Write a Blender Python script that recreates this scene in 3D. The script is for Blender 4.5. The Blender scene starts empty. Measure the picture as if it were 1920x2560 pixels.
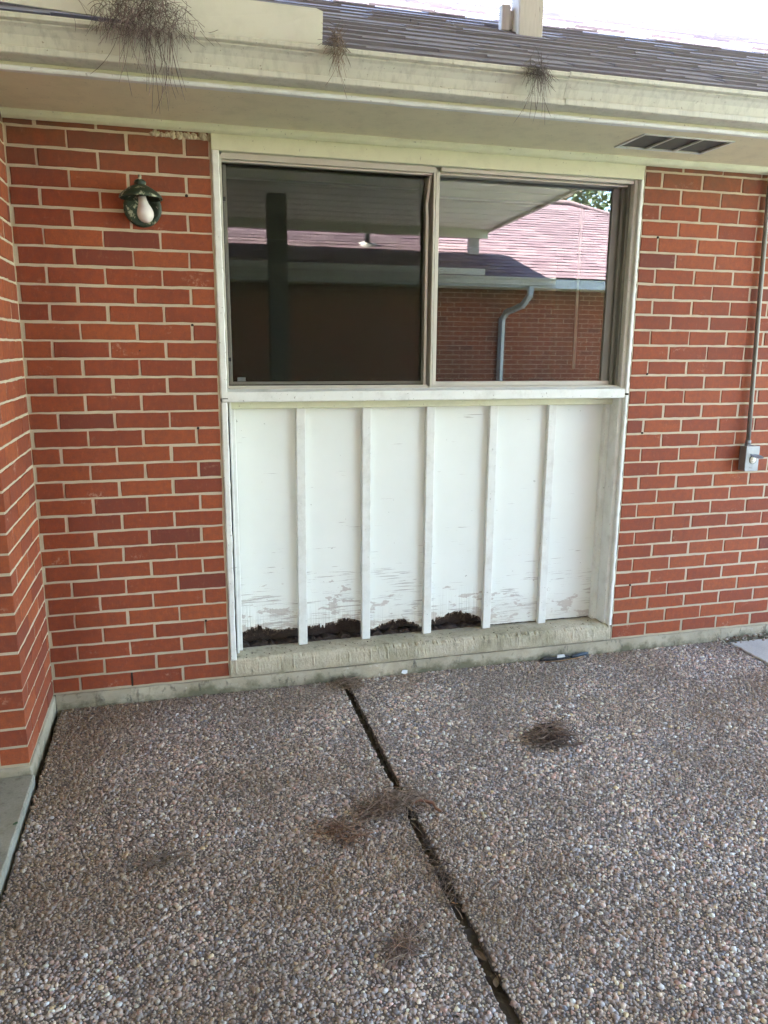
import bpy, math, random
import numpy as np
from mathutils import Vector, Matrix

random.seed(7); rng = np.random.default_rng(7)
S = bpy.context.scene
COL = S.collection
PI = math.pi

# ------------------------------------------------------------------ camera
cd = bpy.data.cameras.new('camera'); cam = bpy.data.objects.new('camera', cd); COL.objects.link(cam)
cd.sensor_fit = 'HORIZONTAL'; cd.sensor_width = 36.0; cd.lens = 36.0*1925.9/1920.0
cd.clip_start = 0.05; cd.clip_end = 2000
Rc = ((0.9664, -0.2570, 0.0073), (-0.0474, -0.2059, -0.9774), (0.2527, 0.9442, -0.2111))
mx = Matrix(((Rc[0][0], -Rc[1][0], -Rc[2][0]), (Rc[0][1], -Rc[1][1], -Rc[2][1]), (Rc[0][2], -Rc[1][2], -Rc[2][2])))
cam.matrix_world = Matrix.Translation((0.5474, -3.1878, 1.4122)) @ mx.to_4x4()
S.camera = cam

# ------------------------------------------------------------------ sky, sun, exposure
SUN = Vector((-0.22, -0.06, 0.31)).normalized()       # towards the sun
W = bpy.data.worlds.new('World'); S.world = W; W.use_nodes = True
wn = W.node_tree; bg = wn.nodes['Background']; sk = wn.nodes.new('ShaderNodeTexSky')
sk.sky_type = 'NISHITA'; sk.sun_disc = False
sk.sun_elevation = math.asin(SUN.z); sk.sun_rotation = math.atan2(SUN.x, SUN.y)
sk.air_density = 1.0; sk.dust_density = 0.2; sk.ozone_density = 1.2
wn.links.new(sk.outputs[0], bg.inputs[0]); bg.inputs[1].default_value = 0.085
sd = bpy.data.lights.new('sun', 'SUN'); sd.energy = 5.0; sd.angle = math.radians(0.5); sd.color = (1.0, 0.965, 0.92)
so = bpy.data.objects.new('sun', sd); COL.objects.link(so); so.location = (-20, -8, 30)
so.rotation_euler = SUN.to_track_quat('Z', 'Y').to_euler()
S.view_settings.view_transform = 'Standard'; S.view_settings.look = 'None'
S.view_settings.gamma = 1.0; S.view_settings.exposure = 4.95
S.render.engine = 'CYCLES'
S.cycles.max_bounces = 10; S.cycles.diffuse_bounces = 6; S.cycles.transparent_max_bounces = 12
S.cycles.use_denoising = True
S.cycles.caustics_reflective = False; S.cycles.caustics_refractive = False

# ------------------------------------------------------------------ material helpers
class NT:
    def __init__(s, name):
        s.m = bpy.data.materials.new(name); s.m.use_nodes = True; s.t = s.m.node_tree
        s.b = s.t.nodes['Principled BSDF']; s.out = s.t.nodes['Material Output']
        s.co = s.n('ShaderNodeTexCoord').outputs['Object']
    def n(s, typ, ins=None, **props):
        nd = s.t.nodes.new(typ)
        for k, v in props.items(): setattr(nd, k, v)
        for k, v in (ins or {}).items():
            if isinstance(v, bpy.types.NodeSocket): s.t.links.new(v, nd.inputs[k])
            else: nd.inputs[k].default_value = v
        return nd
    def set(s, k, v):
        if isinstance(v, bpy.types.NodeSocket): s.t.links.new(v, s.b.inputs[k])
        else: s.b.inputs[k].default_value = v
    def map(s, scale=(1, 1, 1), loc=(0, 0, 0), rot=(0, 0, 0)):
        return s.n('ShaderNodeMapping', {'Vector': s.co, 'Scale': scale, 'Location': loc, 'Rotation': rot}).outputs[0]
    def noise(s, scale, detail=4, rough=.55, vec=None, dist=0):
        return s.n('ShaderNodeTexNoise', {'Vector': vec or s.co, 'Scale': scale, 'Detail': detail, 'Roughness': rough, 'Distortion': dist}).outputs['Fac']
    def ramp(s, fac, stops, interp='LINEAR'):
        r = s.n('ShaderNodeValToRGB', {'Fac': fac}); cr = r.color_ramp; cr.interpolation = interp
        while len(cr.elements) < len(stops): cr.elements.new(.5)
        for e, (p, c) in zip(cr.elements, stops):
            e.position = p; e.color = (c, c, c, 1) if isinstance(c, (int, float)) else (*c, 1)
        return r.outputs['Color']
    def mix(s, fac, a, b, mode='MIX'):
        m = s.n('ShaderNodeMix', data_type='RGBA', blend_type=mode)
        for i, v in ((0, fac), (6, a), (7, b)):
            if isinstance(v, bpy.types.NodeSocket): s.t.links.new(v, m.inputs[i])
            elif i == 0: m.inputs[i].default_value = v
            else: m.inputs[i].default_value = (*v, 1)
        return m.outputs[2]
    def math(s, op, a, b=0.0, c=None):
        m = s.n('ShaderNodeMath', operation=op)
        for i, v in enumerate((a, b, c)):
            if v is None: continue
            if isinstance(v, bpy.types.NodeSocket): s.t.links.new(v, m.inputs[i])
            else: m.inputs[i].default_value = v
        return m.outputs[0]
    def bump(s, h, strength=.3, dist=.002, normal=None):
        ins = {'Height': h, 'Strength': strength, 'Distance': dist}
        if normal: ins['Normal'] = normal
        o = s.n('ShaderNodeBump', ins).outputs[0]; s.set('Normal', o); return o
    def attr(s, name='tint'):
        a = s.n('ShaderNodeAttribute', attribute_name=name); return a
    def sep(s, c):
        return s.n('ShaderNodeSeparateColor', {0: c}).outputs
    def xyz(s):
        return s.n('ShaderNodeSeparateXYZ', {0: s.co}).outputs
    def maprange(s, v, a, b, c=0.0, d=1.0):
        return s.n('ShaderNodeMapRange', {'Value': v, 'From Min': a, 'From Max': b, 'To Min': c, 'To Max': d}).outputs[0]

def simple(name, col, rough=.6, metal=0.0, var=.15, scale=8, bump=.15, bscale=60):
    t = NT(name); n = t.noise(scale, 5)
    c = t.mix(n, tuple(x*(1-var) for x in col), tuple(min(1, x*(1+var)) for x in col))
    t.set('Base Color', c); t.set('Roughness', rough); t.set('Metallic', metal)
    if bump: t.bump(t.noise(bscale, 4), bump, .002)
    return t.m

def m_brick(name='brick', far=False):
    t = NT(name); a = t.sep(t.attr().outputs['Color'])
    c = t.ramp(a[0], [(0, (.150, .032, .020)), (.22, (.235, .046, .016)), (.6, (.290, .058, .016)), (1, (.345, .080, .022))])
    m = t.noise(38, 6, .65); c = t.mix(t.math('MULTIPLY', t.ramp(m, [(.35, 1), (.62, 0)]), .48), c, (.15, .040, .026))
    lt = t.ramp(t.noise(75, 5, .7, t.map((1, 1, .45))), [(.55, 0), (.75, 1)]); c = t.mix(t.math('MULTIPLY', lt, .30), c, (.46, .16, .08))
    big = t.noise(2.2, 4, .6); c = t.mix(t.math('MULTIPLY', t.ramp(big, [(.42, 0), (.70, 1)]), .30), c, (.10, .030, .020))
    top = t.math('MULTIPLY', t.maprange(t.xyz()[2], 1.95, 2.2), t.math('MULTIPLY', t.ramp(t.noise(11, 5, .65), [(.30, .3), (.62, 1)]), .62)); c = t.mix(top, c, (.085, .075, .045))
    f = t.noise(260, 3, .6); c = t.mix(t.math('MULTIPLY', t.ramp(f, [(.58, 0), (.70, 1)]), .5), c, (.07, .028, .022))
    # pale mortar smears
    sm = t.noise(7, 3, .5, t.map((1, 1, 2.2))); sm2 = t.noise(60, 4, .7)
    s1 = t.math('MULTIPLY', t.ramp(sm, [(.62, 0), (.72, 1)]), t.ramp(sm2, [(.50, 0), (.62, 1)]))
    c = t.mix(t.math('MULTIPLY', s1, .42), c, (.52, .33, .24))
    t.set('Base Color', c); t.set('Roughness', .82)
    t.bump(t.math('ADD', t.noise(220, 5, .7), t.math('MULTIPLY', m, .8)), .45, .0016)
    return t.m
def m_mortar():
    t = NT('mortar'); n = t.noise(14, 4); g = t.noise(300, 3, .7)
    c = t.mix(n, (.44, .36, .26), (.58, .49, .36)); c = t.mix(t.math('MULTIPLY', t.ramp(g, [(.5, 0), (.7, 1)]), .35), c, (.30, .26, .19))
    z = t.xyz()[2]
    c = t.mix(t.math('MULTIPLY', t.maprange(z, .25, 0), t.math('MULTIPLY', t.noise(9, 3), .7)), c, (.22, .21, .13))
    t.set('Base Color', c); t.set('Roughness', .95); t.bump(g, .5, .0015); return t.m
def m_paint(name, col, dirt=(.33, .31, .22), amount=.35, rough=.5, streak=False, speck=True):
    t = NT(name)
    v = t.map((1, 1, .25)) if streak else t.co
    n = t.noise(5, 5, .6, v); c = t.mix(n, tuple(x*.92 for x in col), tuple(min(.9, x*1.05) for x in col))
    d = t.noise(13, 6, .7, t.map((3, 3, .5)) if streak else t.map((1, 1, 1)))
    c = t.mix(t.math('MULTIPLY', t.ramp(d, [(.48, 0), (.75, 1)]), amount), c, dirt)
    if speck:
        p = t.noise(90, 2, .5); c = t.mix(t.math('MULTIPLY', t.ramp(p, [(.70, 0), (.74, 1)]), .6), c, (.16, .13, .09))
    t.set('Base Color', c); t.set('Roughness', rough); t.bump(t.noise(110, 4, .6, t.map((1, 1, .35))), .15, .0012)
    return t.m
def m_plywood():
    t = NT('weathered_plywood'); x, y, z = t.xyz()[:3]
    base = t.mix(t.noise(4, 4), (.70, .71, .66), (.79, .80, .76))
    hgt = t.maprange(z, .62, .12)                                  # checks get denser towards the foot
    g = t.noise(1.0, 7, .62, t.map((7, 1, 210)), .45); big = t.noise(1, 4, .6, t.map((4.5, 1, 14), (0, 0, 3)))
    thr = t.math('ADD', t.math('MULTIPLY', t.math('MULTIPLY', hgt, t.ramp(t.noise(1, 2, .5, t.map((1.9, 1, 1.2), (.35, 0, 0))), [(.35, .35), (.6, 1)])), .22), t.math('MULTIPLY', t.math('SUBTRACT', big, .5), .55))
    k = t.ramp(t.math('ADD', g, thr), [(.705, 0), (.74, 1)])
    peel = t.ramp(t.math('ADD', t.noise(1, 6, .65, t.map((7, 1, 17), (3, 0, 1.3))), t.math('SUBTRACT', t.math('MULTIPLY', t.maprange(z, .46, .14), .20), t.math('MULTIPLY', t.maprange(x, 1.3, 2.3), .07))), [(.685, 0), (.70, 1)])
    wood = t.mix(t.noise(1, 5, .6, t.map((8, 1, 220))), (.38, .33, .29), (.58, .51, .46))
    c = t.mix(t.math('MULTIPLY', k, .75), base, (.36, .32, .29)); c = t.mix(t.math('MULTIPLY', peel, .8), c, wood)
    foot = t.math('MULTIPLY', t.maprange(z, .24, .13), t.noise(9, 4)); c = t.mix(t.math('MULTIPLY', foot, .55), c, (.46, .38, .30))
    sp = t.ramp(t.noise(45, 2, .5, t.map((1, 1, 1), (2, 1, 5))), [(.735, 0), (.75, 1)]); c = t.mix(t.math('MULTIPLY', sp, .55), c, (.20, .17, .13))
    t.set('Base Color', c); t.set('Roughness', .62)
    t.bump(t.math('SUBTRACT', t.math('MULTIPLY', t.noise(1, 4, .6, t.map((6, 1, 90))), .25), t.math('ADD', k, peel)), .5, .0014)
    return t.m
def m_concrete(name, c1, c2, moss=.0, pit=.4):
    t = NT(name); n = t.noise(3.5, 6, .6); c = t.mix(t.ramp(n, [(.3, 0), (.7, 1)]), c1, c2)
    f = t.noise(120, 4, .7); c = t.mix(t.math('MULTIPLY', t.ramp(f, [(.42, 1), (.58, 0)]), .25), c, tuple(x*.55 for x in c1))
    if moss:
        mm = t.math('MULTIPLY', t.ramp(t.noise(6, 6, .7), [(.42, 0), (.66, 1)]), moss); c = t.mix(mm, c, (.11, .12, .035))
        d = t.math('MULTIPLY', t.ramp(t.noise(28, 4, .65, t.map((1, 1, .3))), [(.56, 0), (.70, 1)]), .55); c = t.mix(d, c, (.09, .08, .05))
    t.set('Base Color', c); t.set('Roughness', .93)
    t.bump(t.math('ADD', f, t.math('MULTIPLY', t.noise(40, 5, .7, t.map((1, 1, .35))), 1.2)), pit, .004)
    return t.m
def m_footing():
    t = NT('mossy_footing'); z = t.xyz()[2]; n = t.noise(4, 6, .65); c = t.mix(t.ramp(n, [(.3, 0), (.7, 1)]), (.27, .235, .165), (.46, .41, .31))
    g = t.math('ADD', t.noise(9, 6, .7), t.maprange(z, -.02, -.07, -.08, .16)); c = t.mix(t.math('MULTIPLY', t.ramp(g, [(.48, 0), (.68, 1)]), .8), c, (.10, .095, .050))
    k = t.ramp(t.noise(34, 5, .7, t.map((1, 1, .5))), [(.58, 0), (.68, 1)]); c = t.mix(t.math('MULTIPLY', k, .6), c, (.07, .06, .045))
    w = t.ramp(t.noise(22, 4, .7, t.map((1, 1, 1.6), (4, 0, 0))), [(.64, 0), (.72, 1)]); c = t.mix(t.math('MULTIPLY', w, .5), c, (.60, .56, .48))
    t.set('Base Color', c); t.set('Roughness', .95); t.bump(t.math('ADD', t.noise(60, 6, .75), k), .8, .004); return t.m
def m_pebble():
    t = NT('pebble'); a = t.attr().outputs['Color']
    x, y, z = t.xyz()[:3]
    dirt = t.noise(1.6, 5, .6); jd = t.math('ABSOLUTE', t.math('SUBTRACT', x, 1.215)); edge = t.math('MAXIMUM', t.maprange(y, -.28, -.02), t.maprange(jd, .16, .02))
    dirt = t.math('ADD', dirt, t.math('ADD', t.math('MULTIPLY', edge, .10), t.maprange(x, 1.6, -.2, -.03, .07))); c = t.mix(t.math('MULTIPLY', t.ramp(dirt, [(.44, 0), (.64, 1)]), .66), a, (.185, .14, .11))
    br = t.math('MULTIPLY', t.ramp(t.math('ADD', t.noise(1.1, 4, .6, t.map((1, 1, 1), (5, 2, 0))), t.maprange(x, 1.6, 0, -.04, .08)), [(.46, 0), (.64, 1)]), .66)
    c = t.mix(br, c, (.21, .125, .055)); c = t.mix(t.math('MULTIPLY', t.noise(500, 2), .3), c, (.15, .125, .10))
    t.set('Base Color', c); t.set('Roughness', .36); return t.m
def m_matrix():
    t = NT('aggregate_matrix'); v = t.n('ShaderNodeTexVoronoi', {'Vector': t.co, 'Scale': 120.0, 'Randomness': 1.0})
    rc = t.sep(v.outputs['Color']); pc = t.ramp(rc[0], [(0, (.05, .045, .045)), (.4, (.15, .12, .10)), (.75, (.34, .28, .22)), (1, (.55, .48, .38))])
    c = t.mix(t.ramp(v.outputs['Distance'], [(.3, 0), (.55, 1)]), pc, (.105, .085, .075))
    t.set('Base Color', c); t.set('Roughness', .9); t.bump(t.math('SUBTRACT', 1.0, v.outputs['Distance']), .5, .004); return t.m
def m_shingle(name, ca, cb, cc):
    t = NT(name); a = t.sep(t.attr().outputs['Color']); c = t.ramp(a[0], [(0, ca), (.5, cb), (1, cc)])
    g = t.noise(420, 2, .7); c = t.mix(t.math('MULTIPLY', g, .35), c, (.10, .08, .08))
    s = t.noise(1.2, 5, .6, t.map((1, .35, .35))); c = t.mix(t.math('MULTIPLY', t.ramp(s, [(.45, 0), (.75, 1)]), .3), c, (.10, .09, .09))
    t.set('Base Color', c); t.set('Roughness', .95); t.bump(g, .5, .002); return t.m
def m_glass():
    t = NT('window_glass')
    tr = t.n('ShaderNodeBsdfTransparent', {'Color': (.80, .84, .80, 1)}).outputs[0]
    gl = t.n('ShaderNodeBsdfGlossy', {'Color': (1, 1, 1, 1), 'Roughness': 0.0})
    bp = t.n('ShaderNodeBump', {'Height': t.noise(1.3, 1, .4), 'Strength': .02, 'Distance': .003}); t.t.links.new(bp.outputs[0], gl.inputs['Normal'])
    fr = t.n('ShaderNodeFresnel', {'IOR': 1.62}).outputs[0]
    ms = t.n('ShaderNodeMixShader', {0: t.math('MULTIPLY', fr, 1.5), 1: tr, 2: gl.outputs[0]})
    d = t.n('ShaderNodeBsdfDiffuse', {'Color': (.5, .48, .42, 1)}).outputs[0]       # film of dust
    dn = t.math('MULTIPLY', t.ramp(t.noise(9, 5, .7, t.map((1, 1, .5))), [(.40, .25), (.80, 1)]), .03)
    m2 = t.n('ShaderNodeMixShader', {0: dn, 1: ms.outputs[0], 2: d})
    t.t.links.new(m2.outputs[0], t.out.inputs[0]); return t.m
def m_screen():
    t = NT('insect_mesh'); tr = t.n('ShaderNodeBsdfTransparent', {'Color': (1, 1, 1, 1)}).outputs[0]
    d = t.n('ShaderNodeBsdfDiffuse', {'Color': (.022, .025, .018, 1)}).outputs[0]
    f = t.math('ADD', .19, t.math('MULTIPLY', t.noise(4, 4), .08))
    ms = t.n('ShaderNodeMixShader', {0: f, 1: tr, 2: d}); t.t.links.new(ms.outputs[0], t.out.inputs[0]); return t.m
def m_attr(name, rough=.7, mul=1.0):
    t = NT(name); a = t.attr().outputs['Color']; c = t.mix(t.math('MULTIPLY', t.noise(50, 3), .4), a, (.04, .03, .025))
    t.set('Base Color', c); t.set('Roughness', rough); return t.m
def m_oldwood():
    t = NT('weathered_white_wood'); c = t.mix(t.noise(1, 6, .6, t.map((60, 60, 6))), (.42, .38, .36), (.66, .62, .60))
    k = t.ramp(t.noise(1, 4, .6, t.map((40, 40, 7), (1, 2, 3))), [(.62, 0), (.68, 1)]); c = t.mix(t.math('MULTIPLY', k, .7), c, (.2, .16, .13))
    t.set('Base Color', c); t.set('Roughness', .8); t.bump(t.noise(1, 5, .6, t.map((90, 90, 5))), .4, .002); return t.m
def m_rot():
    t = NT('rotten_wood'); c = t.mix(t.noise(1, 6, .7, t.map((20, 20, 90))), (.007, .006, .005), (.070, .042, .030))
    k = t.ramp(t.noise(26, 4, .7), [(.58, 0), (.68, 1)]); c = t.mix(t.math('MULTIPLY', k, .35), c, (.18, .12, .08))
    t.set('Base Color', c); t.set('Roughness', .95); t.bump(t.noise(40, 6, .75), 1.0, .008); return t.m
def m_lampgreen():
    t = NT('peeling_green_paint'); n = t.noise(32, 5, .65); a = t.ramp(n, [(.44, (.016, .028, .016)), (.57, (.03, .045, .024)), (.60, (.30, .29, .20)), (.70, (.45, .43, .33))])
    t.set('Base Color', a); t.set('Roughness', .55); t.bump(n, .4, .002); return t.m

def m_cover():
    t = NT('cover_sheet'); c = t.mix(t.noise(3, 4), (.76, .74, .58), (.82, .80, .64))
    t.set('Base Color', c); t.set('Roughness', .5)
    tl = t.n('ShaderNodeBsdfTranslucent', {'Color': (.81, .79, .82, 1)}).outputs[0]  # translucency added to lighten the ceiling and the courtyard below
    ms = t.n('ShaderNodeMixShader', {0: t.maprange(t.xyz()[0], -1.5, 3.5, .035, .125), 1: t.b.outputs[0], 2: tl}); t.t.links.new(ms.outputs[0], t.out.inputs[0]); return t.m  # passes less at left, a ramp added to darken the left wall
M = dict(coversheet=m_cover(),
    brick=m_brick(), mortar=m_mortar(),
    paint=m_paint('white_paint', (.73, .73, .69), dirt=(.32, .29, .23)),
    cream=m_paint('bounce_tinted_trim_paint', (.66, .66, .48), amount=.25),  # yellow-green bounce light put into the trim's paint colour
    soffit=m_paint('bounce_tinted_soffit_paint', (.74, .68, .47), dirt=(.25, .23, .15), amount=.22, rough=.7),  # cast of bounced light painted into the soffit's base colour
    gutter=m_paint('gutter_enamel', (.56, .54, .46), dirt=(.20, .19, .16), amount=.5, rough=.42, streak=True),
    guard=m_paint('guard_enamel', (.66, .64, .56), amount=.15, rough=.45, speck=False),
    ply=m_plywood(), greypost=simple('grey_painted_wood', (.10, .095, .08), .7, var=.2), splinter=simple('splintered_ply', (.17, .12, .085), .9, var=.7, scale=40, bump=.5), rot=m_rot(), oldwood=m_oldwood(),
    found=m_footing(),
    ledge=m_concrete('ledge_concrete', (.40, .345, .25), (.58, .52, .40), .38, .8),
    pave=m_concrete('smooth_concrete', (.40, .39, .37), (.54, .53, .51), 0, .15),
    pad=m_concrete('grey_concrete', (.24, .23, .19), (.36, .35, .30), .25, .2),
    soil=simple('dark_soil', (.055, .042, .030), .95, var=.4, bump=.8, bscale=90),
    matrix=m_matrix(), pebble=m_pebble(),
    alu=simple('aged_aluminium', (.50, .47, .40), .45, .35, .12, 12, .1),
    aludark=simple('dull_grey_aluminium', (.20, .195, .17), .5, .3, .15, 12, .1),
    black=simple('black_plastic', (.015, .015, .016), .4),
    glass=m_glass(), screen=m_screen(),
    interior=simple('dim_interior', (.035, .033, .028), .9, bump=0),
    blind=simple('grey_blind', (.36, .36, .34), .6, bump=0),
    wand=simple('clear_wand', (.85, .80, .74), .35, bump=0),
    shingle=m_shingle('shingle', (.19, .17, .20), (.22, .20, .235), (.25, .23, .26)),  # violet-grey tint puts the lens flare's cast into the shingles
    shingle2=m_shingle('pink_shingle', (.165, .095, .110), (.22, .135, .150), (.28, .185, .19)),
    cover=m_paint('cover_panel_enamel', (.70, .70, .56), amount=.15, rough=.4, speck=False),
    lamp=m_lampgreen(), bulb=simple('frosted_bulb', (.72, .66, .64), .25, bump=0, var=.05),
    galv=simple('galvanised_metal', (.25, .26, .28), .45, .5, .18, 30, .2),
    conduit=simple('dull_conduit', (.20, .19, .17), .5, .4, .2, 20, .2),
    ivory=simple('ivory_plastic', (.78, .74, .62), .4, bump=0, var=.04),
    vent=simple('vent_mesh', (.10, .10, .085), .8, bump=.5, bscale=400),
    needle=m_attr('pine_needle', .6), leafm=m_attr('dead_leaf', .75),
    grass=simple('lawn', (.075, .13, .022), .9, var=.4, scale=25, bump=.6, bscale=200),
    leaf=m_attr('tree_leaf', .55), bark=simple('bark', (.10, .075, .05), .95, var=.35, scale=20, bump=1.0, bscale=60),
    down=simple('downspout_enamel', (.52, .55, .55), .45, var=.06),
    hole=simple('dark_hole', (.03, .018, .012), .9),
)

# ------------------------------------------------------------------ mesh helpers
class MB:
    def __init__(s): s.v = []; s.f = []; s.mi = []; s.c = []; s.cur = (.5, .5, .5); s.m = 0; s.sm = []
    def add(s, vs, fs, smooth=False):
        o = len(s.v); s.v += [tuple(p) for p in vs]; s.c += [s.cur]*len(vs)
        for f in fs: s.f.append(tuple(i+o for i in f)); s.mi.append(s.m); s.sm.append(smooth)
    def box(s, x0, x1, y0, y1, z0, z1, bev=0.0):
        if bev <= 0:
            v = [(x, y, z) for x in (x0, x1) for y in (y0, y1) for z in (z0, z1)]
            s.add(v, [(0, 1, 3, 2), (4, 6, 7, 5), (0, 4, 5, 1), (2, 3, 7, 6), (0, 2, 6, 4), (1, 5, 7, 3)]); return
        b = min(bev, (x1-x0)*.45, (y1-y0)*.45, (z1-z0)*.45); vs = []
        P = [(x0, x1), (y0, y1), (z0, z1)]; idx = {}
        for sx in (0, 1):
            for sy in (0, 1):
                for sz in (0, 1):
                    for ax in range(3):
                        p = [P[0][sx], P[1][sy], P[2][sz]]; sg = (sx, sy, sz)
                        for a in range(3):
                            if a != ax: p[a] += b*(1-2*sg[a])
                        idx[(sg, ax)] = len(vs); vs.append(p)
        fs = []
        def quad(k): fs.append(tuple(k))
        for ax in range(3):
            a, c = [i for i in range(3) if i != ax]
            for d in (0, 1):
                q = []
                for (i, j) in ((0, 0), (1, 0), (1, 1), (0, 1)):
                    sg = [0, 0, 0]; sg[ax] = d; sg[a] = i; sg[c] = j; q.append(idx[(tuple(sg), ax)])
                quad(q)
            for i in (0, 1):
                for j in (0, 1):
                    q = []
                    for d, which in ((0, a), (0, c), (1, c), (1, a)):
                        sg = [0, 0, 0]; sg[ax] = d; sg[a] = i; sg[c] = j; q.append(idx[(tuple(sg), which)])
                    quad(q)
        for sx in (0, 1):
            for sy in (0, 1):
                for sz in (0, 1): fs.append(tuple(idx[((sx, sy, sz), ax)] for ax in range(3)))
        s.add(vs, fs)
    def tube(s, pts, r, n=8, caps=True, smooth=True, flat=1.0):
        pts = [Vector(p) for p in pts]; rs = r if isinstance(r, (list, tuple)) else [r]*len(pts); vs = []; u = None
        for i, p in enumerate(pts):
            d = (pts[min(i+1, len(pts)-1)]-pts[max(i-1, 0)]).normalized()
            if u is None: u = d.orthogonal().normalized()
            else:
                u = u-d*u.dot(d); u = u.normalized() if u.length > 1e-6 else d.orthogonal().normalized()
            w = d.cross(u)
            for k in range(n):
                a = 2*PI*k/n; vs.append(p+u*(rs[i]*math.cos(a))+w*(rs[i]*flat*math.sin(a)))
        fs = [(i*n+k, i*n+(k+1) % n, (i+1)*n+(k+1) % n, (i+1)*n+k) for i in range(len(pts)-1) for k in range(n)]
        if caps: fs += [tuple(range(n-1, -1, -1)), tuple((len(pts)-1)*n+k for k in range(n))]
        s.add(vs, fs, smooth)
    def lathe(s, prof, n=24, mat=Matrix(), smooth=True, squash=(1, 1)):
        vs = [mat @ Vector((r*math.cos(2*PI*k/n)*squash[0], r*math.sin(2*PI*k/n)*squash[1], z)) for r, z in prof for k in range(n)]
        fs = [(i*n+k, i*n+(k+1) % n, (i+1)*n+(k+1) % n, (i+1)*n+k) for i in range(len(prof)-1) for k in range(n)]
        s.add(vs, fs, smooth)
    def extrude_x(s, prof, x0, x1, seg=1, jit=0.0, close=True, cap=True):
        n = len(prof); vs = []; xs = [x0+(x1-x0)*i/seg for i in range(seg+1)]
        for x in xs:
            for (y, z) in prof: vs.append((x, y+random.uniform(-jit, jit), z+random.uniform(-jit, jit)))
        m = n if close else n-1
        fs = [(i*n+k, (i+1)*n+k, (i+1)*n+(k+1) % n, i*n+(k+1) % n) for i in range(seg) for k in range(m)]
        if cap and close: fs += [tuple(range(n)), tuple(seg*n+k for k in range(n-1, -1, -1))]
        s.add(vs, fs)
    def build(s, name, mats, parent=None, origin=(0, 0, 0), loc=None):
        me = bpy.data.meshes.new(name); o_ = Vector(origin)
        me.from_pydata([tuple(Vector(p)-o_) for p in s.v] if any(origin) else s.v, [], s.f)
        mats = mats if isinstance(mats, (list, tuple)) else [mats]
        for k in mats: me.materials.append(M[k])
        me.polygons.foreach_set('material_index', s.mi); me.polygons.foreach_set('use_smooth', s.sm)
        ca = me.color_attributes.new('tint', 'FLOAT_COLOR', 'POINT')
        ca.data.foreach_set('color', np.array([(*c[:3], 1.0) for c in s.c], dtype=np.float32).ravel())
        me.validate(); me.update()
        o = bpy.data.objects.new(name, me); COL.objects.link(o)
        if parent is not None:
            o.parent = parent
            w = Vector((0, 0, 0)); q = parent
            while q is not None: w += q.location; q = q.parent
            o.location = o_-w
        else: o.location = o_
        return o
def tag(o, label=None, cat=None, group=None, kind=None):
    if label: o['label'] = label
    if cat: o['category'] = cat
    if group: o['group'] = group
    if kind: o['kind'] = kind
    return o
def empty(name, loc=(0, 0, 0), parent=None):
    o = bpy.data.objects.new(name, None); o.empty_display_size = .1; COL.objects.link(o); o.location = loc
    if parent is not None:
        o.parent = parent; w = Vector((0, 0, 0)); q = parent
        while q is not None: w += q.location; q = q.parent
        o.location = Vector(loc)-w
    return o

# ------------------------------------------------------------------ brickwork
P = 0.0677; BL = 0.20615
def brick_face(mb, fn, s0, s1, m, depth=.012, fine=True, ca=None):
    """one brick: fn(s, d, z) -> world, d is outwards"""
    z0 = m*P+.0046+random.uniform(-.0013, .0013); z1 = (m+1)*P-.0046+random.uniform(-.0013, .0013)
    s0 += .0048+random.uniform(-.0022, .0022); s1 -= .0048+random.uniform(-.0022, .0022)
    t = random.random(); t = .3+.7*t if random.random() > .09 else t*.3
    mb.cur = (min(1, max(0, t if ca is None else ca(t, s0, m))), random.random(), 0)
    dd = random.uniform(-.0012, .0012)
    if not fine:
        vs = [fn(a, b, c) for a in (s0, s1) for b in (-depth, dd) for c in (z0, z1)]
        mb.add(vs, [(2, 3, 7, 6), (0, 2, 6, 4), (1, 5, 7, 3), (0, 1, 3, 2), (4, 6, 7, 5)]); return
    ns = max(2, int((s1-s0)/.028)); nz = 2; per = []
    for i in range(ns): per.append((s0+(s1-s0)*i/ns, z0, 0, 1))
    for i in range(nz): per.append((s1, z0+(z1-z0)*i/nz, -1, 0))
    for i in range(ns): per.append((s1+(s0-s1)*i/ns, z1, 0, -1))
    for i in range(nz): per.append((s0, z1+(z0-z1)*i/nz, 1, 0))
    n = len(per); cx = (s0+s1)/2; cz = (z0+z1)/2; j = lambda a: random.uniform(-a, a)
    A = [(p[0]+j(.0011), -depth, p[1]+j(.0011)) for p in per]
    Bq = [(a[0], dd-.0022+j(.0004), a[2]) for a in A]
    Cq = []
    for a in A:
        sx = .0024 if abs(a[0]-cx) > (s1-s0)/2-.006 else 0; sz = .0024 if abs(a[2]-cz) > (z1-z0)/2-.006 else 0
        Cq.append((a[0]-math.copysign(sx, a[0]-cx), dd+j(.0002), a[2]-math.copysign(sz, a[2]-cz)))
    vs = [fn(*q) for q in A+Bq+Cq]; fs = []
    for k in range(n):
        k2 = (k+1) % n
        fs.append((k, k2, n+k2, n+k)); fs.append((n+k, n+k2, 2*n+k2, 2*n+k))
    fs.append(tuple(2*n+k for k in range(n)))
    mb.add(vs, fs)
def course_cells(a, b, heads):
    xs = [a]+[h for h in heads if a+.03 < h < b-.03]+[b]
    return list(zip(xs[:-1], xs[1:]))

house = empty('brick_house', (1.6, 1.0, 0))
tag(house, 'red brick house wing in front, its rotted white panel under the sliding window', 'house')

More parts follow.
